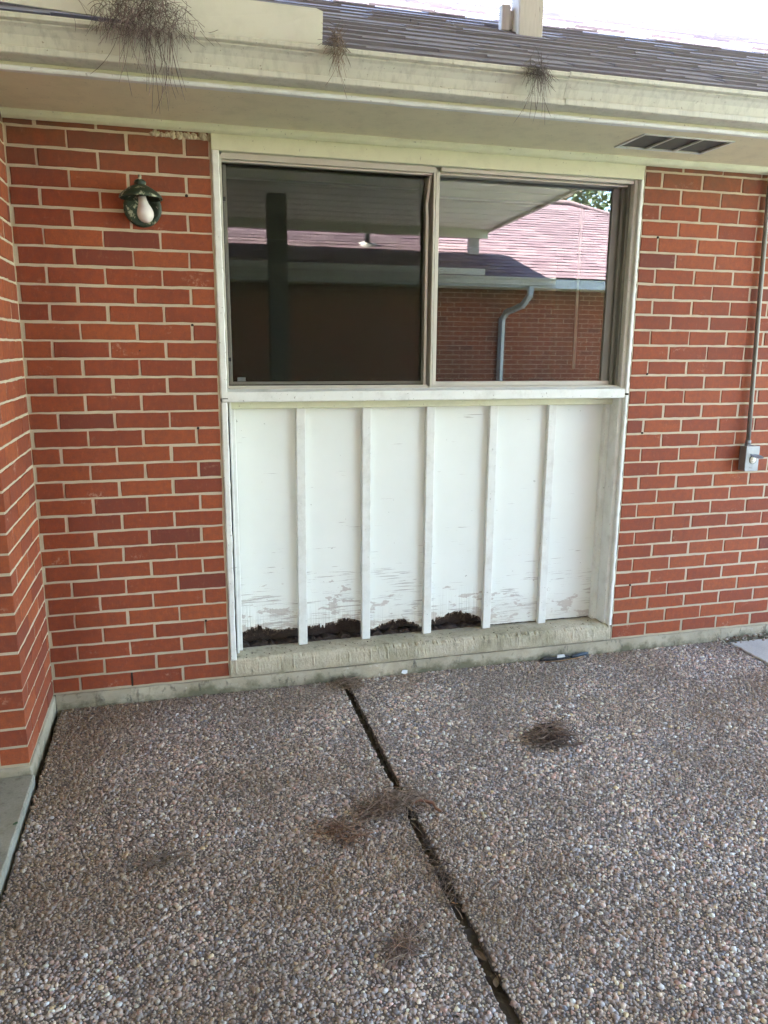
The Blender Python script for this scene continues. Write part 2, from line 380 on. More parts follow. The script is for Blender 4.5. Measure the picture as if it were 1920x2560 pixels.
# left bay of wall
mb = MB(); fn = lambda s, d, z: (s, -d, z)
dark = lambda t, s, m: t*.92+.04
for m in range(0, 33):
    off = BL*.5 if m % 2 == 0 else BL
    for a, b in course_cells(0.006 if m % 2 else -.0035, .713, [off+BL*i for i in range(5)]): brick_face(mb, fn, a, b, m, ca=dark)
mb.cur = (.5, .5, .5); mb.m = 1; mb.box(-.006, .7165, .0028, .05, -.006, 2.232)
# mortar smeared under the crown strip
for i in range(60):
    x = random.uniform(.50, .71); z = 2.172+random.uniform(-.012, .012)*((x-.45)/.26); r = random.uniform(.006, .013)
    mb.lathe([(0, -r*.35), (r*.8, -r*.2), (r, .0), (0, r*.25)], 6, Matrix.Translation((x, .001, z)) @ Matrix.Rotation(PI/2, 4, 'X') @ Matrix.Rotation(random.uniform(0, 3), 4, 'Z'))
mb.m = 2
for x, z, r in ((.6188, 1.9604, .0062), (.6192, 1.4855, .0055), (.6241, 1.082, .0055), (.6216, .2646, .005), (.417, 1.386, .0028)):
    mb.lathe([(0, .0035), (r*.8, .0035), (r, .001), (r, -.004)], 9, Matrix.Translation((x, .001, z)) @ Matrix.Rotation(PI/2, 4, 'X'))
mb.box(.3055, .3125, -.0012, .004, .003, .062)
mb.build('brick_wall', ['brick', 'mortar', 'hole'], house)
# right bay
mb = MB(); R0 = 2.5559
for m in range(0, 33):
    off = R0+(BL*.5 if m % 2 == 1 else BL)
    for a, b in course_cells(R0+.014, 7.4, [off+BL*i for i in range(30)]): brick_face(mb, fn, a, b, m, fine=a < 4.4)
mb.cur = (.5, .5, .5); mb.m = 1; mb.box(R0+.012, 7.4, .0028, .05, -.006, 2.232); mb.m = 2
for x, z in ((2.6583, 1.8935), (2.6577, 1.2925), (2.6567, 1.0188), (2.6547, .2714)):
    r = .0056; mb.lathe([(0, .0035), (r*.8, .0035), (r, .001), (r, -.004)], 9, Matrix.Translation((x, .001, z)) @ Matrix.Rotation(PI/2, 4, 'X'))
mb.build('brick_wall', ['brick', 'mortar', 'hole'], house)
# short return at the left and the wing face beyond it
mb = MB(); YW = -.558; fr = lambda s, d, z: (d, s, z); fw = lambda s, d, z: (s, YW-d, z)
for m in range(0, 33):
    if m % 2 == 0:
        for a, b in course_cells(YW, -.006, [YW+BL*i for i in (1, 2, 3)]): brick_face(mb, fr, a-.0048 if a == YW else a, b, m, depth=.09)
        for a, b in course_cells(-3.2, -.094, [-.094-BL*i for i in range(16)]): brick_face(mb, fw, a, b, m, fine=a > -1)
    else:
        for a, b in course_cells(YW+.094, -.006, [YW+.094+BL*i for i in (1, 2, 3)]): brick_face(mb, fr, a, b, m)
        for a, b in course_cells(-3.2, 0.0, [-BL*i for i in range(1, 16)]): brick_face(mb, fw, a, b+.0048 if b == 0 else b, m, depth=.09, fine=a > -1)
mb.cur = (.5, .5, .5); mb.m = 1; mb.box(-.12, -.0028, YW+.0028, .06, -.006, 2.232); mb.box(-3.2, -.12, YW+.0028, -.45, -.006, 2.232)
mb.build('brick_wall', ['brick', 'mortar'], house)['label'] = 'short brick return and corner at the left edge'

# foundation strip and the ledge below the panel
mb = MB()
mb.extrude_x([(-.010, -.0045), (.05, -.0045), (.05, -.2), (-.012, -.2), (-.011, -.08), (-.011, -.03)], 0.008, 3.2, 90, .0012)
mb.extrude_x([(-.012, -.0030), (.05, -.0030), (.05, -.2), (-.014, -.2)], 3.2, 7.4, 40, .001)
mb.box(-.3, .0055, YW-.006, .0, -.2, -.006, .004)
mb.build('foundation', 'found', house)
mb = MB(); n = 330; prof = []
for i in range(n+1):
    x = .7165+(2.561-.7165)*i/n; j = lambda a: random.uniform(-a*.5, a*.5); e = .0016*math.sin(i*.21)*math.sin(i*.057)+j(.001)+(-.004*random.random() if random.random() < .06 else 0); c = .003*random.random()+(.007*random.random() if random.random() < .12 else 0)
    prof.append([(x, .16, .078), (x, .07, .0785+j(.0006)), (x, .035, .078+j(.0012)), (x, .008+c*.6, .0775+j(.0014)-c*.3), (x, -.003+c, .072-c+j(.001)), (x, -.0065+e+j(.0016), .058+j(.001)), (x, -.008+e+j(.0018), .042), (x, -.0085+e+j(.0018), .026), (x, -.009+j(.0015), .012+j(.001)), (x, -.0065+j(.001), -.001+j(.0012)), (x, .16, -.001)])
k = 11; mb.add([q for r in prof for q in r], [(i*k+a, (i+1)*k+a, (i+1)*k+(a+1) % k, i*k+(a+1) % k) for i in range(n) for a in range(k)]+[tuple(range(k)), tuple(n*k+a for a in range(k-1, -1, -1))])
mb.build('ledge', 'ledge', house)['label'] = 'raised concrete ledge with green stains under the white panel'

# ------------------------------------------------------------------ infill panel
pan = empty('infill_panel', (1.64, .1, .078), house); pan['label'] = 'white board and batten panel, rotted through at the foot'
YP = .112
bx = [(1.0325, 1.0735), (1.323, 1.364), (1.6185, 1.659), (1.920, 1.961), (2.213, 2.254)]
edges = [.776]+[c for b in bx for c in ((b[0]+b[1])/2,)]+[2.506]
tops = [[(0, .158), (.12, .170), (.25, .178), (.33, .187), (.40, .180), (.5, .166), (.62, .158), (.75, .155), (.9, .156), (1, .152)],
        [(0, .160), (.14, .158), (.30, .163), (.42, .166), (.55, .173), (.66, .178), (.78, .180), (.86, .172), (1, .158)],
        [(0, .116), (.1, .124), (.2, .135), (.34, .141), (.45, .155), (.55, .159), (.66, .152), (.76, .137), (.88, .131), (1, .120)],
        [(0, .142), (.12, .146), (.26, .152), (.38, .165), (.52, .171), (.62, .168), (.70, .158), (.80, .146), (.92, .135), (1, .124)],
        [(0, .088), (.3, .0865), (.6, .0875), (1, .086)], [(0, .0865), (.4, .0875), (.7, .086), (1, .0875)]]
for b in range(6):
    x0, x1 = edges[b], edges[b+1]; n = 90 if b < 4 else 30; ax = []; az = []
    lo = x0+(.0 if b == 0 else .018); hi = x1-.018
    for i in range(n+1):
        x = x0+(x1-x0)*i/n; u = (x-lo)/(hi-lo); T = tops[b]; u = min(1, max(0, u))
        for (a, za), (c, zc) in zip(T[:-1], T[1:]):
            if a <= u <= c: z = za+(zc-za)*(u-a)/(c-a); break
        if b < 4:
            if i == 0 or random.random() < .30: stp = random.uniform(-.006, .006)-(random.uniform(.005, .016) if random.random() < .14 else 0)
            z += stp+random.uniform(-.001, .001)
        else: z += random.uniform(-.0007, .0007)
        ax.append(x); az.append(z)
    vs = []; mb = MB()
    for x, z in zip(ax, az):
        c = .002*random.random() if b < 4 else 0
        vs += [(x, YP, 1.17), (x, YP, .30), (x, YP-c, z), (x, YP+.010, z+random.uniform(0, .004)), (x, YP+.010, 1.17)]
    mb.add(vs, [(i*5+a, i*5+a+1, (i+1)*5+a+1, (i+1)*5+a) for i in range(n) for a in range(4)])
    lab = None
    if b < 4: lab = ['plywood bay with the widest dark hole at its foot, leftmost', 'plywood bay with a grey peeled patch above its rot hole', 'plywood bay with a low brown rotted arch at its foot', 'plywood bay with flaps of splintered wood over its hole'][b]
    if b < 4:                      # splinters and loose ply layers round the hole
        mb.m = 1; mb.cur = (.2, .14, .1)
        for i in range(110):
            q = random.randrange(3, n-3); x = ax[q]; z = az[q]; L = random.uniform(.004, .034); w = random.uniform(.0008, .0028)
            y = YP+random.uniform(.001, .012); dz = -random.uniform(.0, .014); ddx = random.uniform(-.5, .5)*L
            mb.add([(x-w, y, z+.006), (x+w, y, z+.005), (x+ddx+w, y+.002, z+dz), (x+ddx-w, y+.002, z+dz-.002), (x, y+.004, z)], [(0, 1, 2, 3), (0, 3, 4), (1, 2, 4)])
    o = mb.build('plywood_sheet', ['ply', 'splinter'], pan)
    if lab: o['label'] = lab
mb = MB()
mb.box(.73, 2.55, .175, .20, .07, 1.2); mb.build('sheathing', 'rot', pan)
mb = MB(); n = 130; vs = []
for i in range(n+1):
    x = .745+1.79*i/n; h = .004+.012*max(0, math.sin(i*.9)*math.sin(i*.23))+random.uniform(-.004, .009)
    vs += [(x, .122+random.uniform(0, .006), .0775), (x, .126+random.uniform(0, .008), .078+h), (x, .15+random.uniform(-.01, .01), .080+h*1.25), (x, .176, .078+h)]
mb.add(vs, [(i*4+a, (i+1)*4+a, (i+1)*4+a+1, i*4+a+1) for i in range(n) for a in range(3)])
mb.build('rotted_bottom_plate', 'rot', pan)
for i, (a, b) in enumerate(bx):
    mb = MB(); sk_ = [-.004, -.001, .001, .001, .0][i]; zb = [.082, .0815, .081, .080, .0795][i]
    w = b-a; ln = []
    for z in (zb, .35, .7, 1.165):
        k = sk_*(1-z); j = random.uniform(-.0007, .0007); ln.append([(a+k+j, YP-.002, z), (a+k+.001+j, .0895, z), (a+k+.003+j, .088, z), (b+k-.003+j, .088, z), (b+k-.001+j, .0895, z), (b+k+j, YP-.002, z)])
    mb.add([q for r in ln for q in r], [(r*6+c, r*6+c+1, (r+1)*6+c+1, (r+1)*6+c) for r in range(3) for c in range(5)]+[(5, 4, 3, 2, 1, 0)])
    o = mb.build('batten', 'paint', pan)
mb = MB()                                                       # casings at both ends, apron
mb.box(.752, .762, .060, .118, .079, 1.19, .002); mb.box(.7615, .7785, .088, .118, .079, 1.165, .0025)
mb.build('casing', 'paint', pan); mb = MB()
mb.box(2.504, 2.530, .082, .118, .079, 1.165, .003); mb.box(2.5275, 2.5475, .012, .100, .079, 1.185, .003)
mb.build('casing', 'paint', pan)
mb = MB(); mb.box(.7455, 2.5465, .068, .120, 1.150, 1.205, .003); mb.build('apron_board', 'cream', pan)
mb = MB(); mb.extrude_x([(-.006, 1.187), (-.0035, 1.184), (.0, 1.1835), (.068, 1.186), (.105, 1.19), (.105, 1.238), (.030, 1.236), (.0, 1.2265), (-.005, 1.225), (-.006, 1.222)], .7235, 2.5455, 40, .0006)
mb.build('sill', 'paint', pan)
mb = MB(); mb.cur = (.3, .2, .12); mb.box(.7235, .7455, -.0085, -.0055, 1.197, 1.2005); mb.build('crack', 'hole', pan)
# upright trim against the bricks
mb = MB()
def wobbly(x0, x1, y0, y1, z0, z1, n=46, j=.0014):
    vs = []
    for i in range(n+1):
        z = z0+(z1-z0)*i/n; a = random.uniform(-j, j); b = random.uniform(-j, j)
        vs += [(x0+a, y1, z), (x0+a, y0+.003, z), (x0+a+.004, y0, z), (x1+b-.004, y0, z), (x1+b, y0+.003, z), (x1+b, y1, z)]
    mb.add(vs, [(i*6+c, i*6+c+1, (i+1)*6+c+1, (i+1)*6+c) for i in range(n) for c in range(5)]+[(5, 4, 3, 2, 1, 0), tuple(n*6+c for c in range(6))])
wobbly(.7175, .7435, -.0065, .06, .076, 1.183); wobbly(.7165, .7445, -.0065, .03, 1.2, 2.127)
mb.build('trim', 'paint', pan)
mb = MB(); wobbly(2.546, 2.5625, -.010, .06, .076, 1.196, j=.0018); wobbly(2.546, 2.563, -.010, .06, 1.206, 2.127, j=.0018)
mb.box(2.530, 2.5465, .010, .05, 1.225, 2.127, .002)
mb.build('trim', 'paint', pan)
mb = MB(); mb.box(2.5627, R0+.0125, -.0005, .04, .0, 2.18); mb.build('gap', 'hole', pan)

# ------------------------------------------------------------------ head, soffit, eave
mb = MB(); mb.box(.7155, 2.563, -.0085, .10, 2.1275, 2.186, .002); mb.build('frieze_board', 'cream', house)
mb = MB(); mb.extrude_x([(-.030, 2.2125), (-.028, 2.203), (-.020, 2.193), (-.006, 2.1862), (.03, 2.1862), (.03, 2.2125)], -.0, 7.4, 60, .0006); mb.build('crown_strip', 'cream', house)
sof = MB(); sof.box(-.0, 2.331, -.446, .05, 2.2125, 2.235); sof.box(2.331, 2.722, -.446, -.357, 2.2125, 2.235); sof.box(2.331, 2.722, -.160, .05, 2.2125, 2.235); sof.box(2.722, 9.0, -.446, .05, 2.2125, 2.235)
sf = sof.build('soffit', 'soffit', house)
mb = MB(); mb.box(2.331, 2.722, -.357, -.16, 2.2165, 2.225)
vt = mb.build('vent', 'vent', sf)
mb = MB()
for a, b, c, d in ((2.322, 2.731, -.366, -.356), (2.322, 2.731, -.161, -.151), (2.322, 2.334, -.356, -.161), (2.719, 2.731, -.356, -.161), (2.4575, 2.4665, -.356, -.161), (2.5865, 2.5955, -.356, -.161)):
    mb.box(a, b, c, d, 2.2085, 2.2155, .0008)
mb.build('vent_frame', 'paint', sf)
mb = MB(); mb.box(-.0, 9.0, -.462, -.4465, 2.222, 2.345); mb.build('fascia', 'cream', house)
mb = MB(); mb.extrude_x([(-.4462, 2.206), (-.470, 2.206), (-.474, 2.210), (-.474, 2.218), (-.463, 2.2215), (-.4462, 2.2215)], 0, 9.0, 80, .0007); mb.build('eave_lip', 'paint', house)
gut = [(-.4625, 2.231), (-.500, 2.231), (-.527, 2.233), (-.532, 2.236), (-.532, 2.251), (-.527, 2.254), (-.516, 2.255), (-.517, 2.262), (-.525, 2.285), (-.537, 2.302), (-.547, 2.309), (-.546, 2.314), (-.556, 2.315), (-.561, 2.318), (-.562, 2.327), (-.557, 2.332), (-.549, 2.333),
       (-.546, 2.329), (-.5425, 2.317), (-.533, 2.305), (-.520, 2.284), (-.512, 2.262), (-.508, 2.237), (-.4625, 2.237)]
mb = MB(); gx = [0.0, 1.065, 1.9, 5.0, 9.0]
for i in range(4):
    dz = [.0, -.001, .001, 0][i]; mb.extrude_x([(y+[0, .0015, 0, .001][i], z+dz) for y, z in gut], gx[i], gx[i+1]-.0008, 14, .0004)
gt = mb.build('gutter', 'gutter', house); gt['label'] = 'dirty cream gutter with pine needles spilling over it'
mb = MB(); pl = [(0.0, 2.383), (.14, 2.3775), (.30, 2.371), (.45, 2.366), (.52, 2.346), (.8, 2.349), (1.049, 2.350), (1.0525, 2.445), (1.03, 2.452), (.5, 2.462), (0.0, 2.472)]
ys = [-.498+.012*math.sin(p[0]*5) for p in pl]; k = len(pl)
mb.add([(p[0], y, p[1]) for p, y in zip(pl, ys)]+[(p[0], y+.004, p[1]) for p, y in zip(pl, ys)], [tuple(range(k)), tuple(range(2*k-1, k-1, -1))]+[(i, k+i, k+(i+1) % k, (i+1) % k) for i in range(k)])
mb.build('splash_guard', 'guard', gt)

# ------------------------------------------------------------------ roofs of real shingle courses
def roof_courses(mb, e0, z0, s, x0, x1, ncourse, flip=1, clip=None, tab=(.14, .36)):
    """flip=1 rises towards +y, flip=-1 towards -y"""
    L = math.sqrt(1+s*s); dy = .127/L; nrm = Vector((0, -s*flip, 1))/L
    for c in range(ncourse):
        y = c*dy; x = x0-random.uniform(0, .3); lo, hi = x0, x1
        if clip: lo, hi = clip(y)
        while x < hi:
            w = random.uniform(*tab); xa = max(x, lo); xb = min(x+w, hi); x += w
            if xb-xa < .02: continue
            t = random.choice((.004, .005, .009, .010)); mb.cur = (random.random(), 0, 0)
            def pt(xx, yy, h):
                q = Vector((xx, e0+flip*yy, z0+s*yy))+nrm*h; return q
            j = random.uniform(-.004, .004)
            mb.add([pt(xa, y-.006+j, -.002), pt(xb-.002, y-.006+j, -.002), pt(xb-.002, y-.006+j, t+.003), pt(xa, y-.006+j, t+.003), pt(xb-.002, y+dy+.01, .0005), pt(xa, y+dy+.01, .0005)],
                   [(0, 1, 2, 3), (3, 2, 4, 5), (0, 3, 5), (1, 4, 2)])
mb = MB(); roof_courses(mb, -.485, 2.338, .5, -.6, 9.6, 52)
mb.cur = (.4, 0, 0); mb.m = 0
mb.add([(-.6, -.47, 2.335), (9.6, -.47, 2.335), (9.6, 5.4, 5.27), (-.6, 5.4, 5.27), (9.6, 11.2, 2.335), (-.6, 11.2, 2.335)], [(0, 1, 2, 3), (3, 2, 4, 5)])
mb.build('roof', 'shingle', house)
# body of the house behind, and the dim room
mb = MB(); mb.cur = (.5, .5, .5)
mb.box(-.10, -.06, .06, 10.8, -.1, 2.3); mb.box(7.4, 7.5, .0, 10.8, -.1, 2.3); mb.box(-.10, 7.5, 10.8, 10.9, -.1, 2.3)
mb.box(7.5, 9.0, .0, .1, -.1, 2.3)
mb.build('side_wall', 'mortar', house)
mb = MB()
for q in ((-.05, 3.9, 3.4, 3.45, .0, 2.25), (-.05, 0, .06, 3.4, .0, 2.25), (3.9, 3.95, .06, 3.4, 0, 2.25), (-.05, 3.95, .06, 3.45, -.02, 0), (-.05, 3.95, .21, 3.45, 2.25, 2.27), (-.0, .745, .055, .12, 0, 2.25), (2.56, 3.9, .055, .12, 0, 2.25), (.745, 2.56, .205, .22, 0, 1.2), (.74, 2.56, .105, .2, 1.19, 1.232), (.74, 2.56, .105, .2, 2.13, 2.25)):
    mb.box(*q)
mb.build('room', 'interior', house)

# ------------------------------------------------------------------ windows
def window(name, label): o = empty(name, (1.6, .07, 1.24), house); o['label'] = label; return o
wl = window('window', 'left sash behind a dark insect screen')
mb = MB()
mb.box(.7455, .7530, .012, .100, 1.240, 2.118, .001)           # jamb
mb.box(.7530, 1.6060, .016, .100, 2.104, 2.1272, .001); mb.box(.7530, 1.6060, .030, .060, 2.096, 2.104, .001)
mb.box(.7530, 1.6060, .028, .100, 1.2275, 1.2400, .001); mb.box(.7540, 1.6000, .030, .040, 1.2400, 1.2480, .001)
mb.box(.7600, .7725, .066, .090, 1.250, 2.094, .001); mb.box(1.5850, 1.6000, .066, .090, 1.250, 2.094, .001)
mb.box(.7725, 1.585, .066, .090, 1.250, 1.262, .001)
mb.build('frame', 'alu', wl)
mb = MB(); mb.box(.7725, 1.5850, .0765, .0795, 1.262, 2.098); mb.build('pane', 'glass', wl)
mb = MB(); mb.box(.7555, 1.586, .046, .0468, 1.2485, 2.0955); mb.build('insect_screen', 'screen', wl)
mb = MB()                                                       # sprung screen stile, bowed off the mullion near its top
zs = [1.248, 1.50, 1.80, 1.93, 1.985, 2.05, 2.096]; bow = [0, 0, -.001, -.0005, -.004, .005, .011]
vs = []
for z, b in zip(zs, bow): vs += [(1.5830+b, .044, z), (1.5835+b, .038, z), (1.5945+b, .038, z), (1.595+b, .044, z)]
mb.add(vs, [(i*4+c, i*4+c+1, (i+1)*4+c+1, (i+1)*4+c) for i in range(len(zs)-1) for c in range(3)])
mb.build('screen_stile', 'alu', wl)
for z in (1.963, 1.353):
    mb = MB(); mb.box(.7545, .7665, .034, .046, z-.008, z+.008, .001); mb.build('clip', 'black', wl)
mb = MB(); mb.box(.776, 1.58, .118, .17, 2.062, 2.118, .003); mb.build('blind_rail', 'blind', wl)
mb = MB(); mb.box(.792, .825, .0742, .0762, 1.264, 1.280); mb.build('sticker', 'blind', wl)
wr = window('window', 'right pane, unscreened, mirroring the pink roof and downspout opposite')
mb = MB()
mb.box(1.6065, 1.6145, .018, .10, 1.240, 2.126, .001); mb.box(1.6175, 1.6235, .022, .10, 1.240, 2.122, .001); mb.box(1.6265, 1.6385, .036, .10, 1.240, 2.122, .001)
mb.box(1.6145, 1.6265, .045, .09, 1.240, 2.12)
mb.box(1.6385, 2.5290, .016, .10, 2.112, 2.1272, .001); mb.box(1.6385, 2.529, .045, .10, 2.104, 2.112, .001)
mb.box(1.6062, 2.5290, .028, .10, 1.2275, 1.2400, .001); mb.box(1.6385, 2.5100, .066, .10, 1.2400, 1.2590, .001)
mb.build('frame', 'alu', wr)
mb = MB(); mb.box(2.466, 2.512, .078, .10, 1.2592, 2.1035, .001); mb.box(2.516, 2.5295, .040, .10, 1.2402, 2.112, .001); mb.box(2.500, 2.516, .062, .077, 1.242, 2.105, .001)
mb.build('stile', 'aludark', wr)
mb = MB(); mb.box(1.6385, 2.466, .0865, .0895, 1.259, 2.104); mb.build('pane', 'glass', wr)
mb = MB(); mb.box(1.645, 2.46, .118, .17, 2.034, 2.118, .003); mb.build('blind_rail', 'blind', wr)
mb = MB(); mb.tube([(2.346, .13, 2.04), (2.345, .13, 1.86), (2.351, .13, 1.315)], .0058, 6); mb.build('blind_wand', 'wand', wr)

# ------------------------------------------------------------------ ground
mb = MB(); mb.box(-60, 60, -60, 60, -1.2, -.115); tag(mb.build('ground', 'soil'), kind='structure')
def slab(name, x0, x1, y0, y1, zt, mat, jx=.0015, seg=150, th=.12):
    mb = MB(); vs = []
    for i in range(seg+1):
        y = y1+(y0-y1)*(i/seg)**2
        a = random.uniform(-jx, jx); b = random.uniform(-jx, jx)
        vs += [(x0+a, y, zt-th), (x0+a, y, zt-.004), (x0+a+.004, y, zt), (x1+b-.004, y, zt), (x1+b, y, zt-.004), (x1+b, y, zt-th)]
    mb.add(vs, [(i*6+c, i*6+c+1, (i+1)*6+c+1, (i+1)*6+c) for i in range(seg) for c in range(5)]+[(5, 4, 3, 2, 1, 0), tuple(seg*6+c for c in range(6))])
    return tag(mb.build(name, mat), kind='structure')
ZG = -.068
slab('patio', .024, 1.199, -7.05, -.0135, ZG, 'matrix', .002)
slab('patio', 1.230, 3.216, -7.05, -.0135, ZG, 'matrix', .004)
slab('path', -3.2, .0135, -7.05, YW-.012, -.034, 'pad', .0015)
slab('pavement', 3.224, 9.5, -7.05, -.055, -.060, 'pave', .006)
mb = MB(); mb.box(9.5, 60, -60, 60, -.115, -.05); mb.box(-60, -9.5, -60, 60, -.115, -.05); mb.box(-9.5, 9.5, -60, -19, -.115, -.05); mb.box(-9.5, 9.5, 12, 60, -.115, -.05); tag(mb.build('lawn', 'grass'), kind='structure')
# sunken wood strip and crumbs in the joint
mb = MB(); n = 120; vs = []
for i in range(n+1):
    y = -.03-2.6*i/n; z = -.098+random.uniform(-.006, .008)+(.012 if i > 55 else 0)
    vs += [(1.196, y, z+random.uniform(-.003, .004)), (1.215, y, z+.004), (1.234, y, z+random.uniform(-.003, .004))]
mb.add(vs, [(i*3+c, i*3+c+1, (i+1)*3+c+1, (i+1)*3+c) for i in range(n) for c in range(2)])
tag(mb.build('joint_dirt', 'soil'), 'dark dirt packed in the open joint between the two pebbled slabs', 'dirt', kind='stuff')

# pebbles of the exposed aggregate: one mesh, uncountable
def pebbles():
    sp = .0094; pts = []
    for (x0, x1) in ((.024, 1.199), (1.230, 3.216)):
        xs = np.arange(x0+.003, x1-.002, sp); ysn = np.arange(-2.75, -.0155, sp*.87)
        X, Y = np.meshgrid(xs, ysn); X = X+(np.arange(len(ysn)) % 2)[:, None]*sp*.5
        X = X+rng.uniform(-.0028, .0028, X.shape); Y = Y+rng.uniform(-.0028, .0028, Y.shape)
        k = (X > x0) & (X < x1-.001); pts.append(np.stack([X[k], Y[k]], 1))
    p = np.concatenate(pts); N = len(p)
    r = np.clip(rng.lognormal(math.log(.0046), .36, N), .0022, .0098)
    keep = rng.random(N) > .06; p = p[keep]; r = r[keep]; N = len(p)
    el = rng.uniform(.62, 1.0, N); ang = rng.uniform(0, 2*PI, N); h = r*rng.uniform(.55, 1.05, N)
    n = 6; base = []
    for rr, zz in ((1.0, -.25), (.80, .52)):
        for k in range(n): a = 2*PI*(k+(0 if zz < 0 else .5))/n; base.append((rr*math.cos(a), rr*math.sin(a), zz))
    base.append((0, 0, .95)); base = np.array(base); nb = len(base)
    V = np.repeat(base[None], N, 0)*(1+rng.uniform(-.16, .16, (N, nb, 1)))
    x = V[:, :, 0]*r[:, None]; y = V[:, :, 1]*(r*el)[:, None]; z = V[:, :, 2]*h[:, None]
    tx = rng.uniform(-.22, .22, N)[:, None]; ty = rng.uniform(-.22, .22, N)[:, None]; z = z+tx*x+ty*y
    ca, sa = np.cos(ang)[:, None], np.sin(ang)[:, None]
    X = p[:, :1]+x*ca-y*sa; Y = p[:, 1:]+x*sa+y*ca; Z = ZG+z-.0005
    co = np.stack([X, Y, Z], 2).reshape(-1, 3)
    F = []
    for k in range(n):
        k2 = (k+1) % n; F += [(k, k2, n+k), (k2, n+k2, n+k), (n+k, n+k2, 2*n)]
    F = np.array(F); nf = len(F); tri = (F[None]+(np.arange(N)*nb)[:, None, None]).reshape(-1, 3)
    me = bpy.data.meshes.new('pebbles'); me.vertices.add(len(co)); me.vertices.foreach_set('co', co.astype(np.float32).ravel())
    me.loops.add(tri.size); me.loops.foreach_set('vertex_index', tri.astype(np.int32).ravel())
    me.polygons.add(len(tri)); me.polygons.foreach_set('loop_start', np.arange(0, tri.size, 3, dtype=np.int32)); me.polygons.foreach_set('loop_total', np.full(len(tri), 3, np.int32))
    me.polygons.foreach_set('use_smooth', np.ones(len(tri), bool))
    pal = 1.08*np.array([(.20, .155, .12), (.27, .21, .155), (.15, .125, .115), (.34, .27, .19), (.11, .095, .09), (.45, .37, .26), (.22, .13, .095), (.30, .20, .15), (.085, .09, .105), (.58, .52, .43), (.24, .23, .22), (.36, .27, .12), (.40, .24, .18), (.70, .66, .60)])
    w = np.array([14, 13, 14, 9, 10, 6, 7, 7, 6, 2.6, 8, 2, 2.2, .9]); w = w/w.sum()
    c = pal[rng.choice(len(pal), N, p=w)]*rng.uniform(.75, 1.2, (N, 1)); c = np.clip((c*.82+c.mean(1, keepdims=True)*.18)*np.array([2.05, 2.02, 2.14]), 0, .85)
    cc = np.ones((N, nb, 4), np.float32); cc[:, :, :3] = c[:, None]
    at = me.color_attributes.new('tint', 'FLOAT_COLOR', 'POINT'); at.data.foreach_set('color', cc.ravel())
    me.materials.append(M['pebble']); me.update(); me.validate()
    o = bpy.data.objects.new('pebbles', me); COL.objects.link(o)
    tag(o, 'small brown, grey and cream pebbles set in the patio concrete', 'pebbles', kind='stuff')
pebbles()

# ------------------------------------------------------------------ pine needles, leaves, litter
NC = [(.13, .075, .045), (.18, .11, .065), (.09, .055, .038), (.24, .16, .10), (.07, .05, .045)]
def needle(mb, p, d, L, curl, r, down=0.0, seg=5):
    pts = []; q = Vector(p); d = Vector(d).normalized(); side = Vector((random.uniform(-1, 1), random.uniform(-1, 1), random.uniform(-1, 1)))
    for i in range(seg+1):
        pts.append(q.copy()); q = q+d*(L/seg); d = (d+side*curl/seg+Vector((0, 0, -down/seg))).normalized()
    mb.tube(pts, [r]*(seg)+[r*.5], 3, False)
def ground_clump(label, cx, cy, a, b, ang, n, L=.06, h=.02, z=ZG, cols=NC, r=.0011, seed=1, top=0):
    random.seed(seed); mb = MB(); ca, sa = math.cos(ang), math.sin(ang)
    for i in range(n):
        u, v = random.gauss(0, .5), random.gauss(0, .5); u = max(-1.3, min(1.3, u)); v = max(-1.3, min(1.3, v))
        x = cx+u*a*ca-v*b*sa; y = cy+u*a*sa+v*b*ca; hh = h*math.exp(-(u*u+v*v)*1.4)
        th = random.gauss(ang, .9) if random.random() < .7 else random.uniform(0, 2*PI)
        d = (math.cos(th), math.sin(th), random.uniform(-.25, .3)); mb.cur = random.choice(cols); LL = L*random.uniform(.4, 1.15)
        s = (x-d[0]*LL*.5, y-d[1]*LL*.5, z+.004+random.random()*hh+.001)
        needle(mb, s, d, LL, random.uniform(.1, 1.1), r*random.uniform(.7, 1.3), .25)
    for i in range(top):
        u, v = random.gauss(0, .5), random.gauss(0, .5); x = cx+u*a*ca-v*b*sa; y = cy+u*a*sa+v*b*ca; th = random.gauss(ang, 1.1)
        d = (math.cos(th), math.sin(th), random.uniform(-.1, .35)); mb.cur = random.choice([(.36, .26, .20), (.30, .19, .13), (.20, .13, .095)]); LL = L*random.uniform(.7, 1.5)
        needle(mb, (x-d[0]*LL*.5, y-d[1]*LL*.5, z+.008+h*math.exp(-(u*u+v*v)*1.4)*random.uniform(.6, 1.1)), d, LL, random.uniform(.3, 1.3), r*1.25, .35, 6)
    for v_i in range(len(mb.v)):
        q = mb.v[v_i]
        if q[2] < z+.003: mb.v[v_i] = (q[0], q[1], z+.003+random.random()*.001)
    return tag(mb.build('pine_needle_clump', 'needle', origin=(cx, cy, z)), label, 'pine needles', 'clumps of fallen pine needles on the patio')
DK = [(.06, .042, .032), (.10, .07, .05), (.045, .033, .028), (.14, .10, .075)]
ground_clump('thick dark clump of pine needles alone on the right slab', 1.880, -.730, .085, .062, .3, 330, .085, .060, cols=[(.12, .08, .06), (.19, .13, .10), (.075, .05, .04), (.26, .19, .15)], r=.0013, seed=3, top=60)
ground_clump('brown pine needle mat lying across the middle of the joint', 1.16, -1.02, .12, .045, .35, 270, .085, .040, seed=4, cols=[(.22, .14, .09), (.32, .22, .15), (.13, .085, .06), (.40, .30, .22)], top=70)
ground_clump('reddish tuft of pine needles left of the joint, ending the long mat', .985, -1.115, .045, .075, .9, 80, .08, .03, cols=[(.32, .16, .09), (.42, .24, .15), (.20, .11, .065)], seed=5, top=30)
